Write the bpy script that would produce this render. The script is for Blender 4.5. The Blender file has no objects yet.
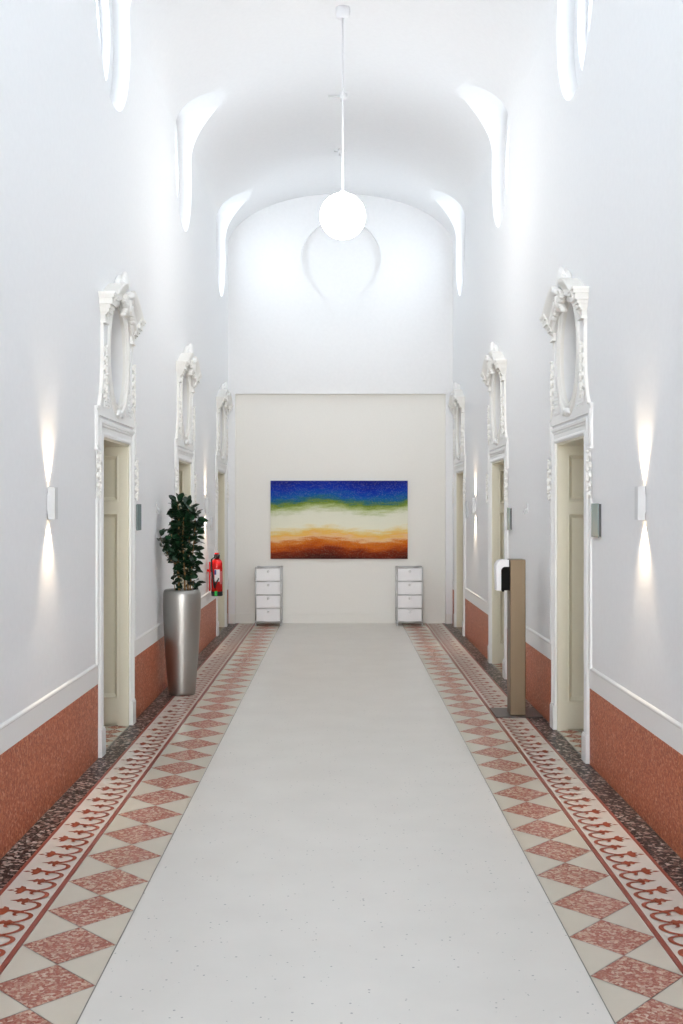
import bpy, bmesh, math, random
from mathutils import Vector, Matrix
random.seed(7)
S = bpy.context.scene
COL = S.collection
PI = math.pi
# ------------------------------------------------------------------ camera
W = 1.557          # half width of the corridor
YB = 14.95         # far wall
YN = -3.0          # near end behind the camera
cam = bpy.data.cameras.new('camera'); co = bpy.data.objects.new('camera', cam); COL.objects.link(co)
cam.sensor_fit = 'VERTICAL'; cam.sensor_height = 24; cam.lens = 24*1080/1024
cam.shift_x = 1.5/1024; cam.shift_y = -4/1024
cam.clip_start = .05; cam.clip_end = 200
co.location = (-.006, 0, 1.6); co.rotation_euler = (PI/2, 0, 0)
S.camera = co
# ------------------------------------------------------------------ world, light, exposure
S.view_settings.view_transform = 'Standard'; S.view_settings.look = 'None'
S.view_settings.gamma = 1; S.view_settings.use_curve_mapping = False
S.view_settings.exposure = 1.33
wd = bpy.data.worlds.new('sky'); S.world = wd; wd.use_nodes = True
bg = wd.node_tree.nodes['Background']; bg.inputs[0].default_value = (.80, .90, 1.0, 1); bg.inputs[1].default_value = 2.2
S.cycles.max_bounces = 12; S.cycles.diffuse_bounces = 8; S.cycles.transparent_max_bounces = 12
S.cycles.sample_clamp_indirect = 6
S.cycles.use_denoising = True
WIN_L = (7.42, 10.72, 14.05); WIN_R = (7.22, 10.55, 14.00)
WZ = 5.0
def area(name, loc, rot, sx, sy, power, colr):
    l = bpy.data.lights.new(name, 'AREA'); l.shape = 'RECTANGLE'; l.size = sx; l.size_y = sy
    l.energy = power; l.color = colr
    o = bpy.data.objects.new(name, l); COL.objects.link(o); o.location = loc; o.rotation_euler = rot
    return o
P_WIN = {14: 44, 10: 32, 7: 38, 4: 44, 0: 36}; P_END = 20
for side, ys in ((-1, WIN_L+(4.1,.8)), (1, WIN_R+(4.0,.7))):
    for y in ys:
        area('window_daylight', (side*2.75, y, WZ+.25), (0, side*PI/2, 0), 1.5, 1.5, P_WIN[int(y)], (.81, .92, 1.0))
e_ = area('entrance_fill', (0, YN-.5, 2.3), (PI/2, 0, 0), 2.7, 4.0, P_END, (1.0, .965, .91)); e_.data.spread = math.radians(36)  # added fill light behind the camera, narrowed to brighten the far end

# ------------------------------------------------------------------ materials
def nt(name):
    m = bpy.data.materials.new(name); m.use_nodes = True
    return m, m.node_tree.nodes, m.node_tree.links, m.node_tree.nodes['Principled BSDF']
def simple(name, c, rough=.5, metal=0, bump=0, bscale=60, spec=.5):
    m, n, l, b = nt(name)
    b.inputs['Base Color'].default_value = (*c, 1); b.inputs['Roughness'].default_value = rough
    b.inputs['Metallic'].default_value = metal; b.inputs['Specular IOR Level'].default_value = spec
    tc = n.new('ShaderNodeTexCoord'); no = n.new('ShaderNodeTexNoise'); no.inputs['Scale'].default_value = bscale
    l.new(tc.outputs['Object'], no.inputs['Vector'])
    mx = n.new('ShaderNodeMixRGB'); mx.blend_type = 'MULTIPLY'; mx.inputs[0].default_value = .05
    mx.inputs[1].default_value = (*c, 1); l.new(no.outputs['Fac'], mx.inputs[2]); l.new(mx.outputs[0], b.inputs['Base Color'])
    if bump:
        bp = n.new('ShaderNodeBump'); bp.inputs['Strength'].default_value = bump; bp.inputs['Distance'].default_value = .002
        l.new(no.outputs['Fac'], bp.inputs['Height']); l.new(bp.outputs[0], b.inputs['Normal'])
    return m
def ramp(n, stops, interp='LINEAR'):
    r = n.new('ShaderNodeValToRGB'); e = r.color_ramp.elements; r.color_ramp.interpolation = interp
    while len(e) > 1: e.remove(e[0])
    e[0].position = stops[0][0]; e[0].color = (*stops[0][1], 1)
    for p, c in stops[1:]:
        x = e.new(p); x.color = (*c, 1)
    return r
def terrazzo(name, stops, scale, rough=.3, scale2=None, fac2=.35, dist=0.0, spec=.5):
    m, n, l, b = nt(name)
    tc = n.new('ShaderNodeTexCoord')
    v = n.new('ShaderNodeTexVoronoi'); v.inputs['Scale'].default_value = scale
    l.new(tc.outputs['Object'], v.inputs['Vector'])
    sp = n.new('ShaderNodeSeparateColor'); l.new(v.outputs['Color'], sp.inputs[0])
    r = ramp(n, stops, 'CONSTANT'); l.new(sp.outputs[0], r.inputs[0])
    v2 = n.new('ShaderNodeTexVoronoi'); v2.inputs['Scale'].default_value = scale2 or scale*2.3
    l.new(tc.outputs['Object'], v2.inputs['Vector'])
    sp2 = n.new('ShaderNodeSeparateColor'); l.new(v2.outputs['Color'], sp2.inputs[0])
    r2 = ramp(n, stops, 'CONSTANT'); l.new(sp2.outputs[1], r2.inputs[0])
    mx = n.new('ShaderNodeMixRGB'); mx.inputs[0].default_value = fac2
    l.new(r.outputs[0], mx.inputs[1]); l.new(r2.outputs[0], mx.inputs[2]); l.new(mx.outputs[0], b.inputs['Base Color'])
    b.inputs['Roughness'].default_value = rough; b.inputs['Specular IOR Level'].default_value = spec
    return m
M = {}
M['plaster'] = simple('white_plaster', (.80, .80, .805), .7, bump=.15, bscale=25, spec=.2)
M['trim'] = simple('white_trim_paint', (.80, .797, .785), .5, spec=.3)
M['stucco'] = simple('white_stucco', (.80, .785, .75), .6, spec=.25)
M['niche'] = simple('niche_cream_paint', (.72, .70, .655), .6, spec=.25)
M['cream'] = simple('cream_door_paint', (.72, .68, .55), .45, spec=.4)
M['cream_lit'] = simple('cream_lit_wall', (.80, .785, .745), .65, spec=.25)  # cream tint is mostly warm light put into the wall colour
RD = [(0, (.46, .12, .052)), (.25, (.38, .085, .034)), (.5, (.54, .17, .08)), (.72, (.27, .052, .022)), (.88, (.68, .34, .22)), (.97, (.36, .10, .05))]
M['dado'] = terrazzo('red_terrazzo_dado', RD, 75, .42, 170, .4, spec=.3)
M['black'] = terrazzo('black_terrazzo', [(0, (.010, .007, .008)), (.50, (.02, .012, .012)), (.62, (.22, .13, .11)), (.76, (.45, .36, .31)), (.88, (.02, .010, .010)), (.95, (.60, .52, .46))], 62, .35, 120, .22, spec=.15)
M['pink'] = terrazzo('pink_terrazzo', [(0, (.35, .11, .075)), (.34, (.27, .07, .048)), (.56, (.52, .30, .22)), (.74, (.62, .45, .34)), (.92, (.38, .16, .11))], 80, .26, 170, .3, spec=.3)
M['creamtile'] = simple('cream_terrazzo', (.60, .545, .45), .26, bscale=18, spec=.35)
M['vine'] = simple('terracotta_inlay', (.34, .07, .03), .30, spec=.25)
M['redline'] = simple('red_border_line', (.30, .07, .045), .3, spec=.25)
M['joint'] = simple('grey_joint', (.20, .19, .17), .5)
def floor_mat():
    m, n, l, b = nt('white_speckled_terrazzo')
    tc = n.new('ShaderNodeTexCoord'); v = n.new('ShaderNodeTexVoronoi'); v.inputs['Scale'].default_value = 32
    l.new(tc.outputs['Object'], v.inputs['Vector'])
    sp = n.new('ShaderNodeSeparateColor'); l.new(v.outputs['Color'], sp.inputs[0])
    gt = n.new('ShaderNodeMath'); gt.operation = 'MULTIPLY'; l.new(sp.outputs[0], gt.inputs[0]); gt.inputs[1].default_value = .15
    lt = n.new('ShaderNodeMath'); lt.operation = 'LESS_THAN'; l.new(v.outputs['Distance'], lt.inputs[0]); l.new(gt.outputs[0], lt.inputs[1])
    no = n.new('ShaderNodeTexNoise'); no.inputs['Scale'].default_value = 3; no.inputs['Detail'].default_value = 6
    l.new(tc.outputs['Object'], no.inputs['Vector'])
    r = ramp(n, [(.3, (.665, .64, .595)), (.7, (.71, .685, .64))]); l.new(no.outputs['Fac'], r.inputs[0])
    mx = n.new('ShaderNodeMixRGB'); l.new(lt.outputs[0], mx.inputs[0]); l.new(r.outputs[0], mx.inputs[1]); mx.inputs[2].default_value = (.36, .355, .34, 1)
    l.new(mx.outputs[0], b.inputs['Base Color']); b.inputs['Roughness'].default_value = .32
    return m
M['floor'] = floor_mat()
M['chrome'] = simple('chrome', (.60, .60, .61), .35, .6)
M['white_metal'] = simple('white_lacquer', (.80, .80, .82), .35)
M['lampbody'] = simple('white_lamp_metal', (.62, .62, .62), .4)
M['dark'] = simple('black_plastic', (.003, .003, .003), .5, spec=.08)
M['rubber'] = simple('black_rubber', (.015, .015, .015), .6)
M['bronze'] = simple('brushed_bronze_metal', (.17, .125, .08), .40, .7)
M['plate'] = simple('dark_bronze_plate', (.13, .11, .105), .4, .6)
M['red'] = simple('red_lacquer', (.62, .012, .012), .25)
M['green'] = simple('green_tag', (.02, .45, .05), .5)
M['label'] = simple('white_label', (.75, .75, .78), .5)
M['blue'] = simple('blue_label', (.03, .06, .25), .5)
M['steel'] = simple('brushed_steel', (.40, .39, .37), .42, 1, bscale=8)
M['soil'] = simple('soil', (.03, .02, .015), .9)
M['bark'] = simple('tan_bark', (.26, .15, .06), .8)
M['signglass'] = simple('grey_green_sign_glass', (.30, .37, .37), .15)
M['signback'] = simple('dark_sign_edge', (.06, .06, .06), .4)
M['handle'] = simple('satin_handle', (.5, .48, .44), .3, 1)
def leafm():
    m, n, l, b = nt('dark_green_leaf')
    tc = n.new('ShaderNodeTexCoord'); no = n.new('ShaderNodeTexNoise'); no.inputs['Scale'].default_value = 14
    l.new(tc.outputs['Object'], no.inputs['Vector'])
    r = ramp(n, [(.35, (.004, .014, .006)), (.6, (.007, .032, .012)), (.72, (.015, .075, .03))]); l.new(no.outputs['Fac'], r.inputs[0])
    l.new(r.outputs[0], b.inputs['Base Color']); b.inputs['Roughness'].default_value = .35
    return m
M['leaf'] = leafm()
def emis(name, c, s):
    m, n, l, b = nt(name)
    b.inputs['Base Color'].default_value = (.9, .9, .9, 1)
    b.inputs['Emission Color'].default_value = (*c, 1); b.inputs['Emission Strength'].default_value = s
    return m
M['globe'] = emis('lit_opal_glass', (1, .97, .93), 10)
M['bulb'] = emis('warm_lamp_lens', (1, .78, .5), 6)
def glass():
    m = bpy.data.materials.new('window_glass'); m.use_nodes = True; n = m.node_tree.nodes; l = m.node_tree.links
    n.clear(); o = n.new('ShaderNodeOutputMaterial'); mx = n.new('ShaderNodeMixShader'); t = n.new('ShaderNodeBsdfTransparent'); g = n.new('ShaderNodeBsdfGlossy')
    g.inputs['Roughness'].default_value = .02; mx.inputs[0].default_value = .07
    l.new(t.outputs[0], mx.inputs[1]); l.new(g.outputs[0], mx.inputs[2]); l.new(mx.outputs[0], o.inputs[0]); return m
M['glass'] = glass()
def painting_mat():
    m, n, l, b = nt('abstract_canvas')
    tc = n.new('ShaderNodeTexCoord'); sx = n.new('ShaderNodeSeparateXYZ'); l.new(tc.outputs['Generated'], sx.inputs[0])
    def math_(op, a, bb):
        q = n.new('ShaderNodeMath'); q.operation = op
        for k, v in enumerate((a, bb)):
            if v is None: continue
            if isinstance(v, (int, float)): q.inputs[k].default_value = v
            else: l.new(v, q.inputs[k])
        return q.outputs[0]
    wave = math_('SINE', math_('SUBTRACT', math_('MULTIPLY', sx.outputs[0], 8.4), 1.57), None)
    mp = n.new('ShaderNodeMapping'); mp.inputs['Scale'].default_value = (2.0, 1, 10); l.new(tc.outputs['Object'], mp.inputs[0])
    no = n.new('ShaderNodeTexNoise'); no.inputs['Scale'].default_value = 2.2; no.inputs['Detail'].default_value = 8; l.new(mp.outputs[0], no.inputs[0])
    fine = n.new('ShaderNodeTexNoise'); fine.inputs['Scale'].default_value = 85; fine.inputs['Detail'].default_value = 3; l.new(tc.outputs['Object'], fine.inputs[0])
    t = math_('SUBTRACT', 1.0, sx.outputs[2])
    t = math_('ADD', t, math_('MULTIPLY', wave, .030))
    t = math_('ADD', t, math_('MULTIPLY', math_('SUBTRACT', no.outputs['Fac'], .5), .17))
    t = math_('ADD', t, math_('MULTIPLY', math_('SUBTRACT', fine.outputs['Fac'], .5), .10))
    r = ramp(n, [(0, (.004, .012, .20)), (.12, (.002, .030, .34)), (.20, (.004, .085, .33)), (.255, (.02, .13, .16)), (.30, (.16, .24, .02)), (.36, (.42, .48, .22)),
                 (.43, (.72, .72, .60)), (.58, (.78, .76, .62)), (.64, (.76, .60, .27)), (.68, (.80, .45, .08)), (.73, (.78, .50, .28)), (.78, (.60, .17, .012)), (.84, (.48, .09, .006)), (.90, (.20, .022, .004)), (1, (.06, .008, .005))])
    l.new(t, r.inputs[0])
    # flecks of light paint
    v = n.new('ShaderNodeTexVoronoi'); v.inputs['Scale'].default_value = 150; l.new(tc.outputs['Object'], v.inputs['Vector'])
    sp = n.new('ShaderNodeSeparateColor'); l.new(v.outputs['Color'], sp.inputs[0])
    fl = math_('GREATER_THAN', sp.outputs[0], .86)
    mx = n.new('ShaderNodeMixRGB'); l.new(math_('MULTIPLY', fl, .12), mx.inputs[0]); l.new(r.outputs[0], mx.inputs[1]); mx.inputs[2].default_value = (.6, .6, .42, 1)
    l.new(mx.outputs[0], b.inputs['Base Color']); b.inputs['Roughness'].default_value = .75; b.inputs['Specular IOR Level'].default_value = .15
    return m
M['painting'] = painting_mat()

# ------------------------------------------------------------------ mesh helpers
class MB:
    def __init__(s): s.v = []; s.f = []; s.m = []; s.sm = []
    def add(s, vs, fs, mi=0, smooth=False):
        b = len(s.v); s.v += [tuple(p) for p in vs]
        for f in fs: s.f.append([i+b for i in f]); s.m.append(mi); s.sm.append(smooth)
    def box(s, a, b, mi=0):
        x0, x1 = sorted((a[0], b[0])); y0, y1 = sorted((a[1], b[1])); z0, z1 = sorted((a[2], b[2]))
        s.add([(x0,y0,z0),(x1,y0,z0),(x1,y1,z0),(x0,y1,z0),(x0,y0,z1),(x1,y0,z1),(x1,y1,z1),(x0,y1,z1)],
              [(0,3,2,1),(4,5,6,7),(0,1,5,4),(1,2,6,5),(2,3,7,6),(3,0,4,7)], mi)
    def lathe(s, prof, c=(0,0,0), n=32, mi=0, axis='z', smooth=True, caps=True):
        k = len(prof); vs = []
        for r, h in prof:
            for i in range(n):
                a = 2*PI*i/n; p = (r*math.cos(a), r*math.sin(a), h)
                if axis == 'x': p = (h, r*math.cos(a), r*math.sin(a))
                if axis == 'y': p = (r*math.cos(a), h, r*math.sin(a))
                vs.append((p[0]+c[0], p[1]+c[1], p[2]+c[2]))
        fs = [(j*n+i, j*n+(i+1)%n, (j+1)*n+(i+1)%n, (j+1)*n+i) for j in range(k-1) for i in range(n)]
        s.add(vs, fs, mi, smooth)
        if caps:
            b = len(s.v)-k*n
            s.f.append([b+i for i in range(n)][::-1]); s.m.append(mi); s.sm.append(False)
            s.f.append([b+(k-1)*n+i for i in range(n)]); s.m.append(mi); s.sm.append(False)
    def blob(s, c, r, rot=None, n=8, k=5, mi=0):
        vs = []; R = rot or Matrix.Identity(3)
        for j in range(k+1):
            t = PI*j/k
            for i in range(n):
                a = 2*PI*i/n
                p = R @ Vector((r[0]*math.sin(t)*math.cos(a), r[1]*math.sin(t)*math.sin(a), r[2]*math.cos(t)))
                vs.append((c[0]+p.x, c[1]+p.y, c[2]+p.z))
        s.add(vs, [(j*n+i, j*n+(i+1)%n, (j+1)*n+(i+1)%n, (j+1)*n+i) for j in range(k) for i in range(n)], mi, True)
    def tube(s, pts, r, n=8, mi=0):
        pts = [Vector(p) for p in pts]; rs = r if isinstance(r, (list, tuple)) else [r]*len(pts); vs = []
        for i, p in enumerate(pts):
            t = (pts[min(i+1, len(pts)-1)]-pts[max(i-1, 0)]).normalized()
            u = t.orthogonal().normalized() if abs(t.z) > .9 else t.cross(Vector((0,0,1))).normalized()
            if abs(t.z) > .9: u = (Vector((1,0,0))-t*t.x).normalized()
            w = t.cross(u)
            for k in range(n):
                a = 2*PI*k/n; vs.append(p+(u*math.cos(a)+w*math.sin(a))*rs[i])
        L = len(pts)
        s.add(vs, [(j*n+i, j*n+(i+1)%n, (j+1)*n+(i+1)%n, (j+1)*n+i) for j in range(L-1) for i in range(n)], mi, True)
        b = len(s.v)-L*n
        s.f.append([b+i for i in range(n)]); s.m.append(mi); s.sm.append(False)
        s.f.append([b+(L-1)*n+i for i in range(n)]); s.m.append(mi); s.sm.append(False)
    def sweep(s, path, prof, fn, closed=False, mi=0, smooth=False):
        # path: (u,z); prof: closed polygon of (t outward, n off wall); fn maps (u,n,z) -> xyz
        L = len(path); K = len(prof); vs = []
        for i, (u, z) in enumerate(path):
            p0 = path[i-1] if (i > 0 or closed) else None
            p1 = path[(i+1) % L] if (i < L-1 or closed) else None
            def nr(a, b):
                d = Vector((b[0]-a[0], b[1]-a[1])).normalized(); return Vector((-d.y, d.x))
            if p0 is None: N = nr((u, z), p1)
            elif p1 is None: N = nr(p0, (u, z))
            else:
                n1, n2 = nr(p0, (u, z)), nr((u, z), p1); N = (n1+n2)/max(.3, 1+n1.dot(n2))
            for t, nn in prof: vs.append(fn(u+N.x*t, nn, z+N.y*t))
        R = L if closed else L-1
        s.add(vs, [(i*K+k, i*K+(k+1) % K, ((i+1) % L)*K+(k+1) % K, ((i+1) % L)*K+k) for i in range(R) for k in range(K)], mi, smooth)
        if not closed:
            s.add([vs[k] for k in range(K)], [list(range(K))], mi); s.add([vs[(L-1)*K+k] for k in range(K)], [list(range(K))], mi)
    def prism(s, poly, n0, n1, fn, mi=0):
        # poly: (u,z) outline; extruded n0..n1 off the wall
        k = len(poly)
        vs = [fn(u, n0, z) for u, z in poly]+[fn(u, n1, z) for u, z in poly]
        s.add(vs, [list(range(k)), list(range(k, 2*k))]+[(i, (i+1) % k, k+(i+1) % k, k+i) for i in range(k)], mi)
    def mesh(s, name, mats, recalc=True, sharp=None):
        me = bpy.data.meshes.new(name); me.from_pydata(s.v, [], s.f)
        for q in (mats if isinstance(mats, (list, tuple)) else [mats]): me.materials.append(q)
        for p, mi, sm in zip(me.polygons, s.m, s.sm): p.material_index = mi; p.use_smooth = sm
        if recalc:
            bm = bmesh.new(); bm.from_mesh(me); bmesh.ops.recalc_face_normals(bm, faces=bm.faces); bm.to_mesh(me); bm.free()
        if sharp: me.set_sharp_from_angle(angle=math.radians(sharp))
        return me
    def build(s, name, mats, parent=None, loc=None, recalc=True, sharp=None, bevel=0, seg=2):
        o = bpy.data.objects.new(name, s.mesh(name, mats, recalc, sharp)); COL.objects.link(o)
        if parent: o.parent = parent
        if loc: o.location = loc
        if bevel:
            b = o.modifiers.new('bevel', 'BEVEL'); b.width = bevel; b.segments = seg; b.limit_method = 'ANGLE'; b.angle_limit = .6
        return o
def thing(name, label, cat, loc=(0,0,0), group=None):
    o = bpy.data.objects.new(name, None); COL.objects.link(o); o.location = loc; o.empty_display_size = .1
    o['label'] = label; o['category'] = cat
    if group: o['group'] = group
    return o
def struct(o, label=None):
    o['kind'] = 'structure'
    if label: o['label'] = label
    return o
def copy_tree(o, parent=None):
    c = o.copy(); COL.objects.link(c); c.parent = parent
    for ch in [k for k in o.children]: copy_tree(ch, c)
    return c
def cut(o, cutters, sharp=30, assign=None):
    """boolean difference, baked into the mesh; the cutters are deleted"""
    for c in cutters:
        m = o.modifiers.new('cut', 'BOOLEAN'); m.operation = 'DIFFERENCE'; m.object = c; m.solver = 'EXACT'
    bpy.context.view_layer.update()
    dg = bpy.context.evaluated_depsgraph_get()
    me = bpy.data.meshes.new_from_object(o.evaluated_get(dg)); old = o.data
    o.modifiers.clear(); o.data = me; bpy.data.meshes.remove(old)
    for c in cutters: bpy.data.objects.remove(c)
    for p in me.polygons: p.use_smooth = True
    me.set_sharp_from_angle(angle=math.radians(sharp))

# ------------------------------------------------------------------ the setting
DOOR_L = (7.495, 10.77, 14.07); DOOR_R = (7.335, 10.67, 14.05)
DA = .465; DH = 2.07; TH = .60          # opening half width, height, wall thickness
OV_Z = 2.655; OV_A = .275; OV_B = .355  # oval niche over each door
ZS = 5.2; ZC = 5.95                     # vault springing, crown
def frustum(side, y, zc, x_in, x_out, r_in, r_out, n=64, sq=1.08):
    b = MB(); vs = []
    for x, r in ((x_in, r_in), (x_out, r_out)):
        for i in range(n):
            a = 2*PI*i/n; vs.append((side*x, y+r*math.cos(a), zc+r*sq*math.sin(a)))
    b.add(vs, [(i, (i+1) % n, n+(i+1) % n, n+i) for i in range(n)]+[list(range(n)), list(range(n, 2*n))])
    return b.build('cutter', M['plaster'])
def win_cutters(side, ys):
    out = []
    for y in ys:
        # splayed funnel that also breaks through the vault
        out.append(frustum(side, y, WZ, .55, W+.12, .70, .555, sq=1.13))
        out.append(frustum(side, y, WZ, W+.05, W+.30, .43, .43, sq=1.13))
        out.append(frustum(side, y, WZ, W+.22, 2.40, .43, .95, sq=1.13))
    return out
def oval_cutter(side, y):
    b = MB(); n = 48; vs = []
    for x in (W-.2, W+.13):
        for i in range(n):
            a = 2*PI*i/n; vs.append((side*x, y+OV_A*math.cos(a), OV_Z+OV_B*math.sin(a)))
    b.add(vs, [(i, (i+1) % n, n+(i+1) % n, n+i) for i in range(n)]+[list(range(n)), list(range(n, 2*n))])
    return b.build('cutter', M['niche'])
for side, nm, ds, ws in ((-1, 'wall_left', DOOR_L, WIN_L+(4.1,.8)), (1, 'wall_right', DOOR_R, WIN_R+(4.0,.7))):
    b = MB(); b.box((side*W, YN, 0), (side*(W+TH), YB+.4, ZS)); w = b.build(nm, M['plaster']); struct(w)
    cs = []
    for y in ds:
        c = MB(); c.box((side*(W-.3), y-DA, -.2), (side*(W+TH+.3), y+DA, DH)); cs.append(c.build('cutter', M['plaster']))
        cs.append(oval_cutter(side, y))
    cs += win_cutters(side, ws)
    cut(w, cs)
# vaulted ceiling: elliptical barrel, dense along its length
def vault():
    b = MB(); n = 56; prof = []
    for i in range(n+1):
        a = PI*i/n; prof.append((-W*math.cos(a), ZS+(ZC-ZS)*math.sin(a)))
    ring = prof+[(W+TH, ZS), (W+TH, ZC+.25), (-W-TH, ZC+.25), (-W-TH, ZS)]
    K = len(ring); ys = [YN+(YB+.4-YN)*j/60 for j in range(61)]; vs = []
    for y in ys:
        vs += [(x, y, z) for x, z in ring]
    b.add(vs, [(j*K+k, j*K+(k+1) % K, (j+1)*K+(k+1) % K, (j+1)*K+k) for j in range(60) for k in range(K)])
    b.add([vs[k] for k in range(K)], [list(range(K))]); b.add(vs[-K:], [list(range(K))])
    bm = b.build('ceiling', M['plaster'])
    q = bmesh.new(); q.from_mesh(bm.data); bmesh.ops.remove_doubles(q, verts=q.verts, dist=1e-5); bmesh.ops.recalc_face_normals(q, faces=q.faces); q.to_mesh(bm.data); q.free()
    return bm
ce = struct(vault()); cut(ce, win_cutters(-1, WIN_L+(4.1,.8))+win_cutters(1, WIN_R+(4.0,.7)))
# far wall with shallow niche, its cream mostly painted-in light, and blind roundel
b = MB(); b.box((-W-.02, YB, 0), (W+.02, YB+.4, ZC+.1)); wf = struct(b.build('wall_far', M['plaster']))
c1 = MB(); c1.box((-1.456, YB-.3, -.2), (1.456, YB+.07, 3.18))
c2 = MB(); c2.lathe([(.555, YB-.3), (.555, YB+.06)], (0.01, 0, 5.04), 72, axis='y')
cut(wf, [c1.build('cutter', M['plaster']), c2.build('cutter', M['plaster'])])
wf.data.materials.append(M['cream_lit'])
for p in wf.data.polygons:
    if p.center.z < 3.19 and p.normal.y < .5 and (p.center.y > YB+.01): p.material_index = len(wf.data.materials)-1
YF = YB+.07
b = MB(); b.box((-1.456, YF-.018, 0), (1.456, YF, .125)); b.box((-1.456, YF-.024, .125), (1.456, YF, .14)); struct(b.build('baseboard_far', M['cream_lit']))
b = MB()
for sx in (-1, 1): b.box((sx*1.456, YB-.02, 0), (sx*1.53, YB, .13))
struct(b.build('trim_1', M['cream_lit']))
# near end: unseen wall, its tall glazed opening added to let fill light in
b = MB(); b.box((-W-.02, YN-.3, 0), (-1.35, YN, ZC+.1)); b.box((1.35, YN-.3, 0), (W+.02, YN, ZC+.1)); b.box((-1.35, YN-.3, 4.3), (1.35, YN, ZC+.1)); struct(b.build('wall_near', M['plaster']))
b = MB()
for x in (-1.3, -.45, .45, 1.3): b.box((x-.03, YN-.15, 0), (x+.03, YN-.09, 4.3))
for z in (.04, 2.2, 3.2, 4.26): b.box((-1.33, YN-.14, z-.03), (1.33, YN-.10, z+.03))
wn = struct(b.build('window_9', M['trim']))
b = MB(); b.box((-1.3, YN-.122, .05), (1.3, YN-.118, 4.25)); b.build('pane', M['glass'], wn)

# ------------------------------------------------------------------ floor
T = .003
XCS = {-1: .824, 1: .848}; XC = .836; XL0, XL1 = 1.172, 1.193; XO0, XO1 = 1.408, 1.425
b = MB(); b.box((-2.25, YN-.3, -.2), (2.25, YB+.4, -T)); fl = struct(b.build('floor', M['joint']))
b = MB(); b.box((-XCS[-1]+.0025, YN, -.05), (XCS[1]-.0025, YF, 0)); b.build('white_runner', M['floor'], fl)
PD = .337
def strip(x0, x1, name, mat, y0=YN, y1=YF):
    b = MB()
    for s in (-1, 1): b.box((s*x0, y0, -.05), (s*x1, y1, 0))
    return b.build(name, mat, fl)
strip(XL0, XL1, 'red_line', M['redline']); strip(XO0, XO1, 'red_line', M['redline'])
M['paleground'] = simple('pale_inlay_ground', (.66, .61, .54), .32, bscale=18, spec=.3)
strip(XL1+.001, XO0-.001, 'vine_ground', M['paleground'])
strip(XO1+.001, W-.008, 'black_border', M['black'])
def flatpoly(b, pts, mi, z=0.0, g=.0015):
    cx = sum(p[0] for p in pts)/len(pts); cy = sum(p[1] for p in pts)/len(pts); q = []
    for x, y in pts:
        d = math.hypot(x-cx, y-cy); k = max(0, 1-g*1.6/d); q.append((cx+(x-cx)*k, cy+(y-cy)*k))
    n = len(q)
    # orient upward
    ar = sum(q[i][0]*q[(i+1) % n][1]-q[(i+1) % n][0]*q[i][1] for i in range(n))
    if ar < 0: q = q[::-1]
    b.add([(x, y, z) for x, y in q], [list(range(n))], mi)
b = MB()
PH = {-1: 1728/(1009-508), 1: 1728/(1009-508)+.075}
for s in (-1, 1):
    x0, x1 = XCS[s]+.001, XL0-.002; xm = (x0+x1)/2
    y = PH[s]-PD*20
    while y < YF:
        yy = [max(YN, min(YF, v)) for v in (y, y+PD/2, y+PD)]
        if yy[2]-yy[0] > .02:
            flatpoly(b, [(s*xm, yy[0]), (s*x1, yy[1]), (s*xm, yy[2]), (s*x0, yy[1])], 0)
            for xe in (x0, x1):
                flatpoly(b, [(s*xe, yy[1]), (s*xm, yy[2]), (s*xe, min(YF, y+PD*1.5))], 1)
        y += PD
b.build('diamond_border', [M['pink'], M['creamtile']], fl, recalc=False)
# door bays
b = MB()
for s, ds in ((-1, DOOR_L), (1, DOOR_R)):
    for yc in ds:
        p = .155; nx = 3; ny = 6
        for i in range(nx):
            for j in range(ny):
                xa = s*(W+p*i); xb = s*(W+p*(i+1)); ya = yc-DA+j*p; yb = ya+p; xq = (xa+xb)/2; yq = (ya+yb)/2
                flatpoly(b, [(xq, ya), (xb, yq), (xq, yb), (xa, yq)], 0)
                for cx, cy in ((xa, ya), (xb, ya), (xa, yb), (xb, yb)): flatpoly(b, [(cx, cy), (xq, cy), (cx, yq)], 1)
b.build('threshold_tiles', [M['pink'], M['creamtile']], fl, recalc=False)
# vine inlay
LAY = [0]
def lay(z):
    LAY[0] = (LAY[0]+1) % 9; return z-.00025*LAY[0]
def stroke(b, pts, ws, fn, z):
    z = lay(z)
    L = []; R = []
    for i, p in enumerate(pts):
        a = pts[max(0, i-1)]; c = pts[min(len(pts)-1, i+1)]
        a3, c3, p3 = fn(*a), fn(*c), fn(*p)
        d = Vector((c3[0]-a3[0], c3[1]-a3[1])).normalized(); n = Vector((-d.y, d.x))*ws[i]/2
        n = n*1.1; L.append((p3[0]+n.x, p3[1]+n.y, z)); R.append((p3[0]-n.x, p3[1]-n.y, z))
    k = len(pts); b.add(L+R, [(i, k+i, k+i+1, i+1) for i in range(k-1)])
def bez(p0, p1, p2, p3, n=9):
    return [tuple((1-t)**3*a+3*t*(1-t)**2*bb+3*t*t*(1-t)*c+t**3*d for a, bb, c, d in zip(p0, p1, p2, p3)) for t in [i/n for i in range(n+1)]]
def fill(b, pts, fn, z):
    z = lay(z); q = [fn(*p) for p in pts]; b.add([(x, y, z) for x, y in q], [list(range(len(q)))])
PV = .2335; X0, X1 = XL1, XO0
b = MB()
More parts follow.
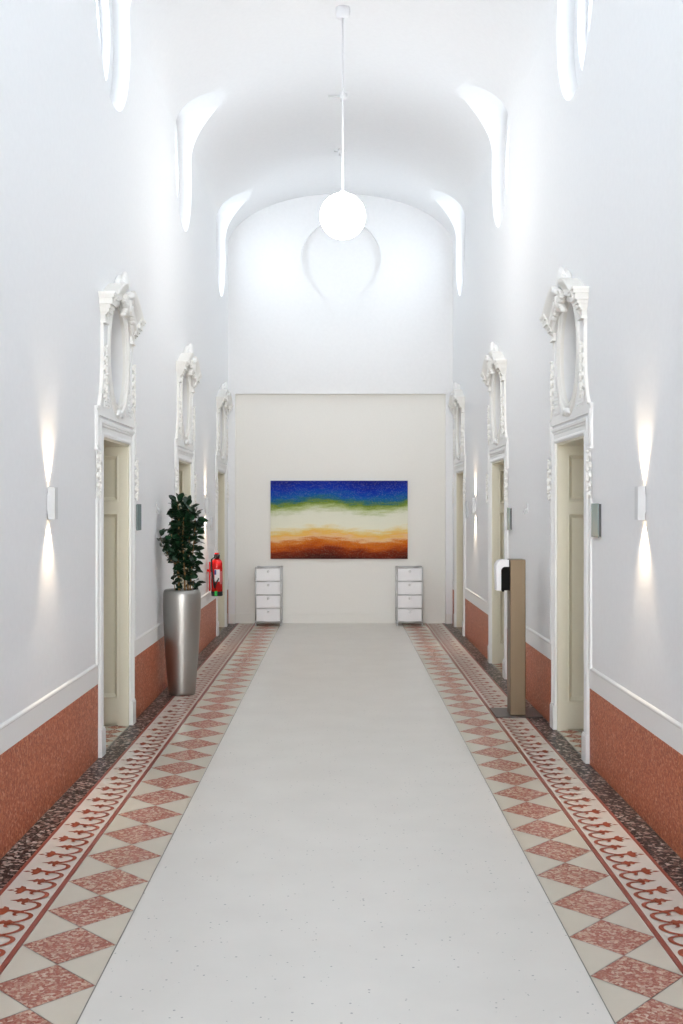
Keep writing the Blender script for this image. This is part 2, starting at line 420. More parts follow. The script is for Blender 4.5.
for s in (-1, 1):
    y = 3.0
    while y < YF-PV:
        fn = lambda u, t, s=s, y=y: (s*(X0+(X1-X0)*t), y+u*PV)
        z = .0032
        # two scallops along the inner edge
        for o_ in (0, .5):
            c = bez((o_-.06, .50), (o_+.02, .02), (o_+.40, -.02), (o_+.42, .36), 10)
            stroke(b, c, [.008+.010*math.sin(PI*i/10) for i in range(11)], fn, z)
            c = bez((o_+.42, .36), (o_+.42, .46), (o_+.30, .48), (o_+.28, .36), 6)
            stroke(b, c, [.010, .013, .015, .014, .012, .009, .003], fn, z)
        # tall stalk with flared blossom and bud
        c = bez((.46, .30), (.40, .42), (.56, .50), (.50, .64), 7); stroke(b, c, [.012, .014, .020, .022, .018, .016, .020, .026], fn, z)
        fill(b, [(.44, .60), (.34, .64), (.30, .74), (.40, .72), (.42, .80), (.52, .76), (.60, .84), (.62, .74), (.72, .74), (.66, .64), (.56, .60)], fn, z)
        fill(b, [(.50, .80), (.47, .88), (.50, .97), (.54, .88)], fn, z)
        # short pointed leaf
        fill(b, [(.0, .36), (-.07, .40), (-.11, .47), (-.05, .50), (-.09, .56), (-.03, .60), (.0, .74), (.04, .60), (.10, .55), (.06, .49), (.12, .44), (.06, .38)], fn, z)
        stroke(b, bez((-.04, .30), (-.02, .32), (0, .34), (0, .40), 3), [.010]*4, fn, z)
        y += PV
me = b.build('vine_inlay', M['vine'], fl, recalc=False)
bm = bmesh.new(); bm.from_mesh(me.data)
for f in bm.faces:
    f.normal_update()
    if f.normal.z < 0: f.normal_flip()
bm.to_mesh(me.data); bm.free()

# ------------------------------------------------------------------ wall dressing (dado + white band) between the doors
nt_ = 2
for side, ds in ((-1, DOOR_L), (1, DOOR_R)):
    edges = [YN]
    for yc in ds: edges += [yc-.595, yc+.595]
    edges.append(YB)
    for k in range(0, len(edges), 2):
        y0, y1 = edges[k], edges[k+1]
        if y1-y0 < .1: continue
        fn = lambda u, n, z: (side*(W-n), u, z)
        b = MB(); b.box(fn(y0, .005, 0), fn(y1, -.02, .477)); d = struct(b.build('trim_%d' % nt_, M['dado'])); nt_ += 1
        b = MB(); b.box(fn(y0, .006, .477), fn(y1, -.02, .592)); b.build('band', M['trim'], d)
        b = MB()
        pr = [(-.004, -.01), (-.004, .006), (.004, .011), (.012, .010), (.020, .003), (.022, -.01)]
        b.sweep([(y0, .592), (y1, .592)], pr, fn); b.build('bead', M['trim'], d)

# ------------------------------------------------------------------ doors
def make_door(side):
    r = bpy.data.objects.new('door_1', None); COL.objects.link(r)
    fn = lambda u, n, z: (-side*n, u, z)       # local: origin at wall surface, floor
    b = MB()
    pr = [(-.004, -.03), (-.004, .010), (.010, .015), (.022, .011), (.028, .006), (.056, .006), (.064, .012), (.074, .012), (.080, .019), (.096, .020), (.104, .014), (.108, .006), (.108, -.03)]
    b.sweep([(-DA, 0), (-DA, DH), (DA, DH), (DA, 0)], pr, fn); b.build('casing', M['trim'], r)
    for sg in (-1, 1):
        b = MB(); b.box(fn(sg*(DA-.006), .026, 0), fn(sg*(DA+.114), -.02, .165)); b.box(fn(sg*(DA-.004), .022, .165), fn(sg*(DA+.112), -.02, .178)); b.build('plinth', M['trim'], r)
        # panelled jamb lining (raised stiles and rails on a board)
        b = MB(); u0 = sg*DA
        b.box(fn(u0+sg*.0, -.002, 0), fn(u0-sg*.006, -.42, DH))
        q = u0-sg*.034
        b.box(fn(u0, -.002, 0), fn(q, -.078, DH)); b.box(fn(u0, -.36, 0), fn(q, -.42, DH))
        for z0, z1 in ((.02, .205), (1.56, 1.65), (1.985, DH)): b.box(fn(u0, -.078, z0), fn(q, -.36, z1))
        for z0, z1 in ((.205, 1.56), (1.65, 1.985)):       # bead round each panel
            rect = [(.078, z0), (.078, z1), (.36, z1), (.36, z0)]
            b.sweep(rect, [(.004, .005), (.004, .038), (-.006, .040), (-.012, .030), (-.030, .010), (-.030, .005)], lambda a, h, z: fn(u0-sg*h, -a, z), closed=True)
        b.build('jamb_panel', M['cream'], r)
    b = MB(); b.box(fn(-DA, -.002, DH), fn(DA, -.42, DH-.02)); b.build('head_lining', M['cream'], r)
    # leaf
    b = MB(); x = DA-.018
    b.box(fn(-x, -.445, .008), fn(x, -.47, DH-.022))
    for ua, ub in ((-x, -x+.11), (-.05, .05), (x-.11, x)): b.box(fn(ua, -.425, .008), fn(ub, -.45, DH-.022))
    for za, zb in ((.008, .2), (.92, 1.04), (1.55, 1.65), (1.94, DH-.022)): b.box(fn(-x, -.425, za), fn(x, -.45, zb))
    lf = b.build('door_leaf', M['cream'], r)
    b = MB(); b.box(fn(x-.07, -.425, .93), fn(x-.035, -.418, 1.13)); b.tube([fn(x-.052, -.42, 1.05), fn(x-.052, -.38, 1.05), fn(x-.16, -.375, 1.05)], .009); b.build('handle', M['handle'], lf)
    b = MB(); b.box(fn(-DA, -.40, -.002), fn(DA, -.47, .006)); b.build('threshold', M['joint'], r)
    return r
def place(proto, side, y, z=0):
    proto.location = (side*W, y, z)
dn = 1
for side, ds in ((-1, DOOR_L), (1, DOOR_R)):
    p = make_door(side)
    for k, y in enumerate(ds):
        o = p if k == 0 else copy_tree(p)
        o.name = 'door_%d' % dn; dn += 1; struct(o); place(o, side, y)

# ------------------------------------------------------------------ stucco overdoors with oval niche
def husk_chain(b, fn, u, z0, z1, n, r=.02, seed=1, out=.02):
    rd = random.Random(seed)
    for i in range(n):
        z = z0+(z1-z0)*(i+.5)/n; du = rd.uniform(-.006, .006); k = .7+.5*math.sin(PI*(i+.5)/n)
        L = abs(z1-z0)/n*.62
        for sg in (-1, 0, 1):
            c = fn(u+du+sg*r*.75*k, out+(.010 if sg == 0 else .0), z-(.0 if sg else L*.35))
            R = Matrix.Rotation(sg*.55*(1 if fn(0, 1, 0)[0] < 0 else 1), 3, 'X')
            b.blob(c, (r*.55*k, r*.42*k, L*.62), R, 7, 4)
        b.blob(fn(u+du, out+.012, z+L*.55), (.012, .010*k, .010), None, 6, 4)
def make_overdoor(side):
    r = thing('overdoor_ornament', '', 'wall ornament')
    fn = lambda u, n, z: (-side*n, u, z)
    # back plate with flared foot, around the oval
    half = [(.60, 2.195), (.60, 2.26), (.58, 2.29), (.555, 2.33), (.53, 2.40), (.512, 2.48), (.503, 2.56), (.50, 2.86)]
    n = 40; outer = []
    pts = [(-u, z) for u, z in half]+[(-.40, 2.95), (-.2, 3.04), (0, 3.07), (.2, 3.04), (.40, 2.95)]+half[::-1]
    # ring mesh between outline and oval, sampled by angle
    def outline(a):
        d = Vector((math.cos(a), math.sin(a))); best = None; L = len(pts)
        for i in range(L):
            p = Vector(pts[i])-Vector((0, OV_Z)); q = Vector(pts[(i+1) % L])-Vector((0, OV_Z)); e = q-p
            den = d.x*e.y-d.y*e.x
            if abs(den) < 1e-9: continue
            t = (p.x*e.y-p.y*e.x)/den; s_ = (p.x*d.y-p.y*d.x)/den
            if t > 0 and -1e-6 <= s_ <= 1+1e-6: best = t if best is None else min(best, t)
        return (d.x*best, OV_Z+d.y*best)
    angs = sorted(set([2*PI*i/72 for i in range(72)]+[math.atan2(z-OV_Z, u) % (2*PI) for u, z in pts]))
    N = len(angs); vs = []
    for nn in (.012, 0):
        for a in angs: u, z = outline(a); vs.append(fn(u, nn, z))
        for a in angs:
            k = 1/math.sqrt((math.cos(a)/OV_A)**2+(math.sin(a)/OV_B)**2); vs.append(fn(math.cos(a)*k, nn, OV_Z+math.sin(a)*k))
    b = MB()
    fs = []
    for i in range(N):
        j = (i+1) % N
        fs += [(i, j, N+j, N+i), (2*N+i, 2*N+j, 3*N+j, 3*N+i), (i, j, 2*N+j, 2*N+i), (N+i, N+j, 3*N+j, 3*N+i)]
    b.add(vs, fs); b.build('back_plate', M['trim'], r)
    # niche back
    b = MB(); b.prism([(OV_A*math.cos(2*PI*i/40), OV_Z+OV_B*math.sin(2*PI*i/40)) for i in range(40)], -.128, -.115, fn); b.build('niche_back', M['niche'], r)
    # oval frame
    path = [(OV_A*1.0*math.sin(2*PI*i/64-PI/2), OV_Z+OV_B*math.cos(2*PI*i/64-PI/2)) for i in range(64)]
    pr = [(-.010, -.01), (-.010, .014), (.004, .020), (.014, .018), (.020, .013), (.040, .013), (.048, .022), (.066, .026), (.078, .018), (.084, .0)]
    b = MB(); b.sweep(path, pr, fn, closed=True); b.build('oval_frame', M['stucco'], r)
    # arched broken cornice
    for sg in (-1, 1):
        pth = []
        for i in range(11):
            t = i/10; u = .46-.36*t; k = t; pth.append((sg*u, 2.872+.14*math.sin(k*PI/2)**1.2))
        if sg > 0: pth = pth[::-1]
        pr = [(-.035, 0), (-.035, .038), (-.015, .046), (0, .048), (.008, .066), (.045, .070), (.055, .078), (.070, .090), (.095, .104), (.112, .108), (.118, .100), (.118, 0)]
        b = MB(); b.sweep(pth, pr, fn)
        # capital block beneath the end of the cornice
        for (za, zb, nn, ww) in ((2.80, 2.815, .040, .008), (2.815, 2.855, .032, .002), (2.855, 2.868, .044, .010), (2.868, 2.892, .058, .020), (2.892, 2.915, .070, .030), (2.915, 2.955, .086, .044), (2.955, 2.975, .098, .056), (2.975, 2.992, .106, .064)):
            b.box(fn(sg*(.41), 0, za), fn(sg*(.50+ww), nn, zb))
        b.build('cornice', M['stucco'], r)
        # slim pilaster strip + foot scroll
        b = MB(); b.box(fn(sg*.435, .008, 2.36), fn(sg*.500, .022, 2.75))
        b.build('pilaster', M['trim'], r)
        b = MB(); husk_chain(b, fn, sg*.476, 2.66, 2.30, 6, .022, 3, .024)
        b.build('leaf_drop', M['stucco'], r)
        # lattice field in the lower corner
        b = MB()
        for k in range(9):
            z = 2.27+.024*k; ua = .30+.006*k; ub = .46
            if ub-ua > .02: b.box(fn(sg*ua, .010, z), fn(sg*ub, .018, z+.006))
        for k in range(9):
            ua = .26+.024*k; b.box(fn(sg*ua, .010, 2.26), fn(sg*(ua+.006), .017, 2.26+min(.21, .05+.024*k)))
        b.build('lattice', M['trim'], r)
        # side scroll moulding following the flared foot
        pth = [(sg*u, z) for u, z in half[1:]]
        if sg > 0: pth = pth[::-1]
        b = MB(); b.sweep(pth, [(-.022, 0), (-.022, .017), (-.010, .022), (0, .018), (.004, 0)], fn); b.build('edge_moulding', M['stucco'], r)
        # framed strip, carved drop and bead beside the door
        b = MB(); b.box(fn(sg*.60, 0, 1.985), fn(sg*.665, .014, 2.235)); b.box(fn(sg*.612, .012, 2.0), fn(sg*.653, .019, 2.22)); b.box(fn(sg*.595, 0, 2.235), fn(sg*.672, .020, 2.250)); b.box(fn(sg*.597, 0, 1.97), fn(sg*.668, .022, 1.985)); b.build('frieze_strip', M['trim'], r)
        b = MB(); husk_chain(b, fn, sg*.632, 1.96, 1.66, 5, .022, 5, .016); b.build('carved_drop', M['stucco'], r)
        b = MB(); b.box(fn(sg*.622, 0, .60), fn(sg*.640, .014, 1.66)); b.box(fn(sg*.595, 0, .60), fn(sg*.622, .006, 1.97)); b.build('bead_strip', M['trim'], r)
    # shell crest
    b = MB()
    for k in range(9):
        a = (k-4)*.30; L = .125-.010*abs(k-4)
        c = fn(math.sin(a)*L*.6, .060, 3.10+math.cos(a)*L*.55)
        b.blob(c, (.030, .020, L*.60), Matrix.Rotation(-a, 3, 'X'), 8, 6)
    b.blob(fn(0, .09, 3.07), (.04, .05, .03), None, 10, 6)
    b.blob(fn(0, .03, 3.13), (.045, .09, .09), None, 12, 6)
    b.build('shell_crest', M['trim'], r)
    b = MB()
    for sg in (-1, 1):
        for k in range(14):          # scrolls
            t = k/13*1.7*PI; rr = .055*(1-k/18); b.blob(fn(sg*(.075+rr*math.cos(t)*.8), .075, 3.01+rr*math.sin(t)), (.028, .014, .014), None, 7, 4)
        for k in range(4): b.blob(fn(sg*(.05+.035*k), .075, 2.98-.022*k), (.026, .020, .014), Matrix.Rotation(-sg*.5, 3, 'X'), 7, 4)
    b.blob(fn(0, .06, 3.0), (.05, .05, .075), None, 10, 6)
    b.build('cartouche', M['stucco'], r)
    b = MB(); b.blob(fn(0, .016, 2.25), (.020, .045, .032), None, 8, 5)
    for sg in (-1, 1): b.blob(fn(sg*.06, .026, 2.255), (.016, .055, .018), Matrix.Rotation(-sg*.4, 3, 'X'), 8, 5)
    b.build('keystone_leaf', M['trim'], r)
    return r
names = {(-1, 0): 'white stucco overdoor with oval niche over the nearest doorway on the left wall',
         (-1, 1): 'white stucco overdoor with oval niche above the left doorway behind the potted plant',
         (-1, 2): 'white stucco overdoor over the farthest left doorway, by the far wall',
         (1, 0): 'white stucco overdoor with oval niche over the nearest doorway on the right wall',
         (1, 1): 'white stucco overdoor with oval niche over the middle right doorway, beyond the dispenser stand',
         (1, 2): 'white stucco overdoor over the farthest right doorway, by the far wall'}
for side, ds in ((-1, DOOR_L), (1, DOOR_R)):
    p = make_overdoor(side)
    for k, y in enumerate(ds):
        o = p if k == 0 else copy_tree(p)
        place(o, side, y); o['label'] = names[(side, k)]; o['group'] = 'stucco overdoors above the doorways'

# ------------------------------------------------------------------ round windows
wn_ = 1
def make_window(side):
    r = bpy.data.objects.new('window_1', None); COL.objects.link(r)
    b = MB(); n = 48
    def ring(r0, r1, x0, x1):
        vs = []
        for x in (x0, x1):
            for rr in (r0, r1):
                for i in range(n):
                    a = 2*PI*i/n; vs.append((side*x, rr*math.cos(a), rr*1.13*math.sin(a)))
        fs = []
        for i in range(n):
            j = (i+1) % n
            fs += [(i, j, n+j, n+i), (2*n+i, 2*n+j, 3*n+j, 3*n+i), (i, j, 2*n+j, 2*n+i), (n+i, n+j, 3*n+j, 3*n+i)]
        b.add(vs, fs)
    ring(.37, .44, .185, .235)
    b.box((side*.195, -.38, -.012), (side*.225, .38, .012)); b.box((side*.195, -.012, -.42), (side*.225, .012, .42))
    b.build('window_frame', M['white_metal'], r)
    b = MB(); b.add([(side*.21, .38*math.cos(2*PI*i/n), .38*1.13*math.sin(2*PI*i/n)) for i in range(n)], [list(range(n))]); b.build('pane', M['glass'], r)
    return r
for side, ws in ((-1, WIN_L), (1, WIN_R)):
    p = make_window(side)
    for k, y in enumerate(ws):
        o = p if k == 0 else copy_tree(p)
        o.name = 'window_%d' % wn_; wn_ += 1; struct(o); o.location = (side*W, y, WZ)

# ------------------------------------------------------------------ wall lamps
def make_sconce(side, P):
    r = thing('wall_lamp', '', 'lamp')
    fn = lambda u, n, z: (-side*n, u, z)
    b = MB(); b.box(fn(-.03, .006, -.085), fn(.03, .009, .085)); b.box(fn(-.03, .041, -.085), fn(.03, .044, .085))
    b.box(fn(-.03, .006, -.085), fn(-.027, .044, .085)); b.box(fn(.027, .006, -.085), fn(.03, .044, .085)); b.box(fn(-.027, .009, -.06), fn(.027, .041, .06))
    b.build('housing', M['lampbody'], r)
    b = MB(); b.box(fn(-.022, -.005, -.05), fn(.022, .006, .05)); b.build('wall_bracket', M['chrome'], r)
    for sg in (-1, 1):
        b = MB(); b.box(fn(-.022, .012, sg*.060), fn(.022, .038, sg*.066)); b.build('lens', M['bulb'], r)
        l = bpy.data.lights.new('lamp_beam', 'SPOT'); l.energy = P; l.color = (1, .80, .58); l.spot_size = math.radians(76); l.spot_blend = 1; l.shadow_soft_size = .012
        o = bpy.data.objects.new('lamp_beam', l); COL.objects.link(o); o.parent = r; o.location = fn(0, .034, sg*.084)
        d = Vector(fn(0, -.10, sg*1.0)); o.rotation_euler = d.to_track_quat('-Z', 'Y').to_euler()
    return r
P_SC = 12.0
for side, spots in ((-1, ((5.74, 'small white up-and-down wall lamp on the left wall, nearest the viewer'), (12.42, 'small white up-and-down wall lamp on the far left wall, between plant and red extinguisher'))),
                    (1, ((5.54, 'small white up-and-down wall lamp on the right wall, nearest the viewer'), (12.46, 'small white up-and-down wall lamp far along the right wall, past the middle doorway')))):
    p = make_sconce(side, P_SC)
    for k, (y, lab) in enumerate(spots):
        o = p if k == 0 else copy_tree(p)
        o.location = (side*W, y, 1.625); o['label'] = lab; o['group'] = 'up-and-down wall lamps'

# ------------------------------------------------------------------ pendant lamp
def pendant(y, lab):
    r = thing('pendant_lamp', lab, 'lamp', (0.018, y, ZC))
    zg = 4.14-ZC; R = .198
    b = MB(); b.lathe([(.062, .004), (.062, -.05), (.055, -.078), (.012, -.085)], n=28); b.build('ceiling_canopy', M['white_metal'], r)
    b = MB(); b.tube([(0, 0, -.08), (0, 0, zg+R+.02)], .008); b.build('rod', M['white_metal'], r)
    b = MB(); b.lathe([(.012, zg+R+.025), (.025, zg+R+.018), (.03, zg+R-.008)], n=24); b.build('globe_cap', M['white_metal'], r)
    b = MB(); b.blob((0, 0, zg), (R, R, R), None, 40, 24); b.build('globe', M['globe'], r)
pendant(9.4, 'glowing white globe pendant lamp hanging on a thin rod from the vaulted ceiling')
for y, lab, arm in ((11.35, 'small white ceiling bracket with a thin arm, behind the upper part of the pendant rod', .10), (13.1, 'small white ceiling bracket farthest back, just above the glowing globe', .03)):
    r = thing('ceiling_bracket', lab, 'ceiling fitting', (0.03 if arm > .05 else .01, y, ZC-.002), 'small ceiling brackets behind the pendant lamp')
    b = MB(); b.lathe([(.04, .01), (.04, -.03), (.034, -.045), (.01, -.05)], n=20); b.build('canopy', M['white_metal'], r)
    b = MB(); b.tube([(-.02, 0, -.028), (-.06-arm, 0, -.020)], .007); b.build('arm', M['lampbody'], r)
    b = MB(); b.tube([(-.02, 0, -.04), (-.02, 0, -.075)], .012); b.build('hook', M['lampbody'], r)

# ------------------------------------------------------------------ signs and hooks on the walls
def sign(side, y, zc, w, h, lab, mat):
    r = thing('door_sign', lab, 'sign', (side*W, y, zc), 'door signs beside the doorways')
    fn = lambda u, n, z: (-side*n, u, z)
    b = MB(); b.box(fn(-w/2, .014, -h/2), fn(w/2, .020, h/2)); b.build('glass_plate', mat, r, bevel=.001)
    b = MB(); b.box(fn(-w/2+.004, -.004, -h/2+.004), fn(w/2-.004, .014, h/2-.004)); b.build('backing', M['signback'] if mat is M['signglass'] else M['lampbody'], r)
M['signpale'] = simple('pale_grey_sign', (.55, .56, .58), .35)
sign(1, 6.545, 1.525, .17, .205, 'grey glass door sign beside the nearest right doorway', M['signglass'])
sign(1, 9.905, 1.50, .155, .205, 'grey glass door sign on the right wall above the dispenser stand', M['signglass'])
sign(-1, 8.24, 1.53, .17, .20, 'dark green-grey glass door sign just past the nearest left doorway', M['signglass'])
sign(-1, 12.98, 1.41, .17, .155, 'pale grey wall sign on the left wall above the red extinguisher', M['signpale'])
sign(1, 13.22, 1.58, .14, .21, 'pale grey wall sign beside the farthest right doorway', M['signpale'])
for side, y, lab in ((-1, 9.12, 'small grey wall hook on the left wall behind the plant'), (1, 8.98, 'small grey wall hook on the right wall above the dispenser stand')):
    r = thing('wall_hook', lab, 'hook', (side*W, y, 1.6), 'small wall hooks')
    fn = lambda u, n, z: (-side*n, u, z)
    b = MB(); b.blob(fn(0, .004, .0), (.008, .014, .045), None, 10, 6); b.build('hook_plate', M['lampbody'], r)
    b = MB(); b.tube([fn(0, .006, -.005), fn(0, .03, -.015), fn(0, .036, -.03), fn(0, .03, -.045), fn(0, .02, -.04)], .006); b.build('hook_arm', M['lampbody'], r)

# ------------------------------------------------------------------ fire extinguisher
r = thing('fire_extinguisher', 'red fire extinguisher with black hose hanging on the left wall', 'fire extinguisher', (-W+.115, 12.6, .575))
R = .066
b = MB(); b.lathe([(R, .045), (R, .36), (R*.93, .395), (R*.70, .42), (R*.36, .435)], n=32); b.build('cylinder', M['red'], r)
b = MB(); b.lathe([(R*.97, 0), (R*1.03, .006), (R*1.03, .05), (R*1.0, .055)], n=32); b.build('base_cap', M['rubber'], r)
b = MB(); b.box((-.018, -R*1.06, .004), (.012, -R*.9, .062)); b.build('green_tag', M['green'], r)
b = MB(); b.lathe([(.026, .43), (.034, .445), (.034, .475), (.024, .49)], n=20); b.box((-.02, -.06, .465), (.02, .03, .485)); b.build('valve', M['rubber'], r)
b = MB(); b.box((-.022, -.055, .487), (.022, .045, .503)); b.build('lever', M['red'], r, bevel=.003)
def wrap(a0, a1, z0, z1, rr, name, mat):
    b = MB(); n = 10; vs = []
    for i in range(n+1):
        a = a0+(a1-a0)*i/n
        for z in (z0, z1): vs.append((rr*math.cos(a), rr*math.sin(a), z))
    b.add(vs, [(2*i, 2*i+2, 2*i+3, 2*i+1) for i in range(n)], 0, True); b.build(name, mat, r, recalc=False)
wrap(-PI*.60, -PI*.30, .17, .31, R*1.012, 'label_panel', M['label'])
wrap(-PI*.30, -PI*.10, .14, .29, R*1.012, 'label_panel', simple('pink_label', (.55, .12, .12), .5))
wrap(-PI*.60, -PI*.50, .25, .305, R*1.02, 'label_stripe', M['blue'])
b = MB(); b.tube([(-.01, -.05, .46), (-.05, -.085, .43), (-.055, -.092, .33), (-.03, -.095, .2), (-.012, -.095, .10)], [.010, .010, .010, .011, .013]); b.tube([(.03, -.07, .21), (.0, -.09, .15), (-.02, -.095, .10)], .010); b.build('hose', M['rubber'], r)
b = MB(); b.box((-.090, -.03, .06), (-.074, .03, .40)); b.box((-.116, -.012, .28), (-.06, .012, .31)); b.build('wall_bracket', M['red'], r)

# ------------------------------------------------------------------ potted plant
PX, PY = -1.365, 9.28
r = thing('potted_plant', 'tall tapered silver planter holding a leafy dark green rubber plant', 'potted plant', (PX, PY, 0))
b = MB()
prof = [(.100, .0), (.112, .004), (.116, .03), (.128, .18), (.141, .34), (.151, .50), (.158, .64), (.163, .76), (.164, .82), (.161, .865), (.153, .892), (.142, .902), (.134, .898), (.130, .88), (.128, .84)]
b.lathe(prof, n=64, caps=False); b.lathe([(.001, .0), (.100, .0)], n=64, caps=False); b.build('planter', M['steel'], r)
b = MB(); b.lathe([(.129, .82), (.129, .855), (.08, .868), (.002, .872)], n=32); b.build('soil', M['soil'], r)
rd = random.Random(11)
stems = MB(); leaves = MB()
def leaf(base, d, L, w, roll):
    d = d.normalized(); side_ = d.cross(Vector((0, 0, 1)))
    if side_.length < .1: side_ = Vector((1, 0, 0))
    side_.normalize(); up = side_.cross(d).normalized()
    q = Matrix.Rotation(roll, 3, d); side_ = q @ side_; up = q @ up
    prof_ = [(0, 0), (.18, .55), (.42, 1), (.7, .88), (.9, .45), (1, 0)]; vs = []
    for t, k in prof_:
        c = base+d*L*t+up*(-.18*L*t*t)
        vs += [c-side_*w*k*.5+up*w*k*.16, c, c+side_*w*k*.5+up*w*k*.16]
    fs = []
    for i in range(5):
        a = 3*i; fs += [(a, a+1, a+4, a+3), (a+1, a+2, a+5, a+4)]
    leaves.add(vs, fs, 0, True)
def branch(pts, r0, r1, n, l0=.0, lsize=1.0):
    P = [Vector(p) for p in pts]; path = []
    for i in range(len(P)-1):
        for k in range(6): path.append(P[i].lerp(P[i+1], k/6))
    path.append(P[-1]); L = len(path)
    stems.tube(path, [r0+(r1-r0)*i/(L-1) for i in range(L)], 6)
    n = int(n*1.7)
    for k in range(n):
        t = l0+(1-l0)*(k+.5)/n; i = min(L-2, int(t*(L-1))); p = path[i].lerp(path[i+1], t*(L-1)-i)
        a = k*2.4+rd.uniform(-.4, .4); el = rd.uniform(-.35, .75)+(.6 if t > .93 else 0)
        d = Vector((math.cos(a)*math.cos(el), math.sin(a)*math.cos(el), math.sin(el)))
        if p.x+PX < -W+.14 and d.x < 0: d.x *= -.3
        pet = p+d*.02
        leaf(pet, d, rd.uniform(.066, .100)*lsize, rd.uniform(.044, .060)*lsize, rd.uniform(-1.1, 1.1))
branch([(-.02, 0, .86), (-.035, 0, 1.1), (-.03, .01, 1.3), (-.025, 0, 1.48), (-.035, 0, 1.66)], .011, .004, 50, .30)
branch([(.05, .03, .86), (.045, .02, 1.08), (.06, .02, 1.3), (.065, .02, 1.45), (.05, .01, 1.61)], .008, .003, 52, .10)
branch([(.03, -.03, .86), (.03, -.04, 1.05), (.01, -.03, 1.3), (.02, -.03, 1.52)], .008, .003, 46, .16)
branch([(.07, .0, .87), (.085, -.01, 1.08), (.10, .0, 1.28), (.115, .01, 1.46), (.11, .0, 1.55)], .006, .003, 42, .22)
branch([(-.03, .01, 1.08), (-.07, 0, 1.2), (-.09, .0, 1.34), (-.085, .0, 1.50), (-.075, 0, 1.60)], .005, .002, 34, .10)
branch([(-.03, 0, 1.1), (-.08, -.03, 1.17), (-.13, -.10, 1.24), (-.15, -.16, 1.30), (-.15, -.20, 1.36)], .004, .002, 16, .25)
branch([(-.03, 0, 1.05), (-.05, -.02, 1.12), (-.09, -.08, 1.16), (-.13, -.16, 1.22)], .004, .002, 10, .35)
branch([(-.06, .03, .87), (-.07, .02, .95), (-.075, .02, 1.04)], .004, .002, 9, .2, .9)
branch([(.02, .05, 1.2), (.02, .08, 1.35), (.0, .09, 1.50), (-.01, .08, 1.60)], .004, .002, 30, .1)
branch([(.07, .03, .87), (.09, .03, .92), (.10, .03, .98)], .004, .002, 8, .1, .9)
stems.build('stem', M['bark'], r); leaves.build('foliage', M['leaf'], r, recalc=False)

# ------------------------------------------------------------------ dispenser stand
r = thing('dispenser_stand', 'brown metal hand sanitiser stand with a white and black dispenser on its side', 'sanitiser stand', (1.365, 8.42, 0))
ox, oy = 1.365, 8.42
b = MB(); b.box((1.185-ox, 8.225-oy, .001), (1.540-ox, 8.60-oy, .010)); b.build('base_plate', M['plate'], r, bevel=.002)
b = MB(); b.box((1.298-ox, 8.275-oy, .010), (1.417-ox, 8.425-oy, 1.205)); b.build('post', M['bronze'], r, bevel=.006, seg=3)
fnx = lambda u, n, z: (u, n, z)
def rprism(b, pts, y0, y1, mi=0):
    k = len(pts); b.add([(x, y0, z) for x, z in pts]+[(x, y1, z) for x, z in pts], [list(range(k)), list(range(k, 2*k))]+[(i, (i+1) % k, k+(i+1) % k, k+i) for i in range(k)], mi)
def arc(cx, cz, rr, a0, a1, n=10): return [(cx+rr*math.cos(a0+(a1-a0)*i/n), cz+rr*math.sin(a0+(a1-a0)*i/n)) for i in range(n+1)]
xr = 1.297-ox; xl = 1.193-ox; zt = 1.202; zb = .965
b = MB()
outer = arc(xl+.05, zt-.05, .05, PI/2, PI); inner = arc(xl+.068, zt-.083, .030, PI, PI/2)
rprism(b, [(xr-.006, zt)]+outer+[(xl+.004, zb), (xl+.038, zb)]+inner+[(xr-.006, zt-.053)], 8.285-oy, 8.405-oy)
b.build('cover', M['white_metal'], r, bevel=.002)
b = MB(); rprism(b, [(xr-.002, zt-.055)]+arc(xl+.070, zt-.085, .030, PI/2, PI)+[(xl+.040, zb+.002), (xr-.002, zb+.002)], 8.288-oy, 8.402-oy); b.box((xr-.006, 8.285-oy, zb), (xr+.002, 8.405-oy, zt+.001)); b.build('cartridge_holder', M['dark'], r)
b = MB(); b.tube([(xl+.06, 8.34-oy, zb+.01), (xl+.06, 8.34-oy, zb-.012)], .01); b.build('nozzle', M['dark'], r)

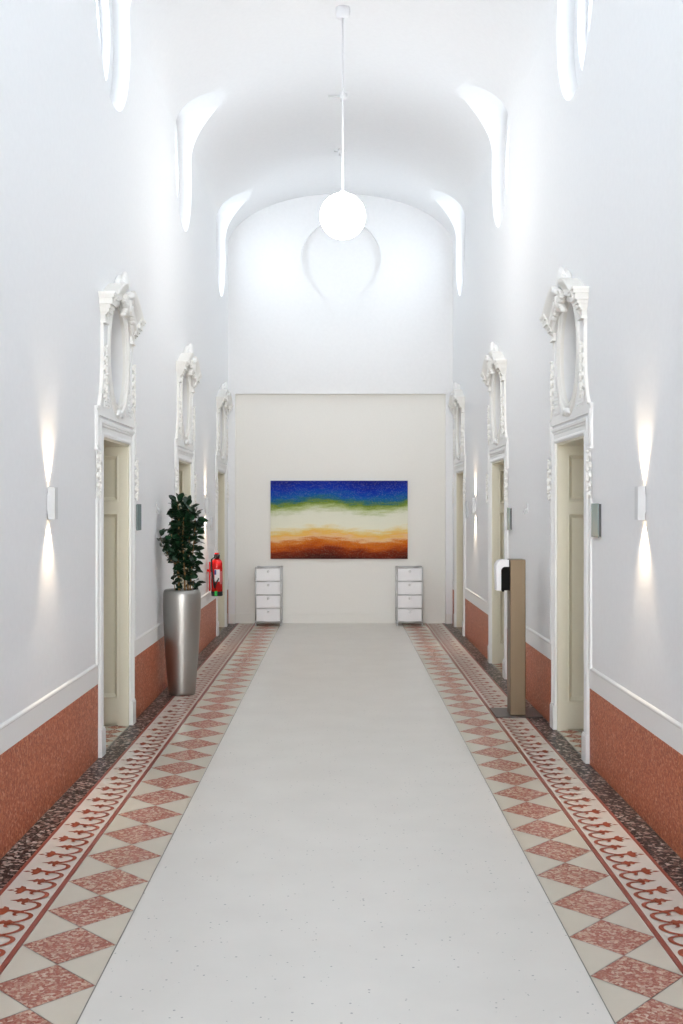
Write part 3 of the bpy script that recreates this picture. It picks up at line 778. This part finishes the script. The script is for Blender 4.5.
# ------------------------------------------------------------------ drawer cabinets
def cabinet(x0, x1, lab):
    w = x1-x0; ya = 14.66; yb = YF-.03; D = yb-ya
    r = thing('drawer_cabinet', lab, 'cabinet', ((x0+x1)/2, (ya+yb)/2, 0), 'white drawer cabinets under the painting')
    hw = w/2; hd = D/2; z0 = .052; H = .735; tr = .0095
    zs = [z0+H*i/4 for i in range(5)]
    b = MB(); b.box((-hw+tr, -hd+tr, z0+.006), (hw-tr, hd-tr, z0+H-.004)); b.build('body', M['white_metal'], r)
    b = MB()
    for sx in (-1, 1):
        for sy in (-1, 1):
            b.tube([(sx*(hw-tr), sy*(hd-tr), z0), (sx*(hw-tr), sy*(hd-tr), z0+H)], tr, 12)
            for z in zs: b.blob((sx*(hw-tr), sy*(hd-tr), z), (.013, .013, .013), None, 12, 8)
        for z in zs:
            b.tube([(sx*(hw-tr), -hd+tr, z), (sx*(hw-tr), hd-tr, z)], tr*.95, 10)
    for z in zs:
        for sy in (-1, 1): b.tube([(-hw+tr, sy*(hd-tr), z), (hw-tr, sy*(hd-tr), z)], tr*.95, 10)
    b.build('tube_frame', M['chrome'], r)
    for i in range(4):
        b = MB(); b.box((-hw+.022, -hd+.002, zs[i]+.013), (hw-.022, -hd+.016, zs[i+1]-.013)); d = b.build('drawer', M['white_metal'], r, bevel=.002)
        b = MB(); b.lathe([(.017, .003), (.017, -.006), (.010, -.010), (.010, -.016)][::-1], (0, -hd, zs[i+1]-.048), 20, axis='y'); b.build('knob', M['chrome'], d)
    for sx in (-1, 1):
        for sy in (-1, 1):
            b = MB(); b.lathe([(.012, 0), (.012, .012), (.006, .016), (.006, z0)], (sx*(hw-tr), sy*(hd-tr), 0), 14); b.build('foot', M['chrome'], r)
cabinet(-1.160, -.802, 'white four-drawer steel cabinet with chrome frame, left of the painting')
cabinet(.762, 1.122, 'white four-drawer steel cabinet with chrome frame, right of the painting')

# ------------------------------------------------------------------ painting
r = thing('painting', 'wide abstract painting of blue, cream, orange and dark red wavy bands on the far wall', 'painting', (-.018, YF-.002, 1.436))
b = MB(); b.box((-.952, -.035, -.543), (.952, -.004, .543)); b.build('canvas', M['painting'], r)
b = MB()
for z in (-.50, .50): b.box((-.90, -.006, z-.02), (.90, .001, z+.02))
b.build('stretcher', M['bark'], r)
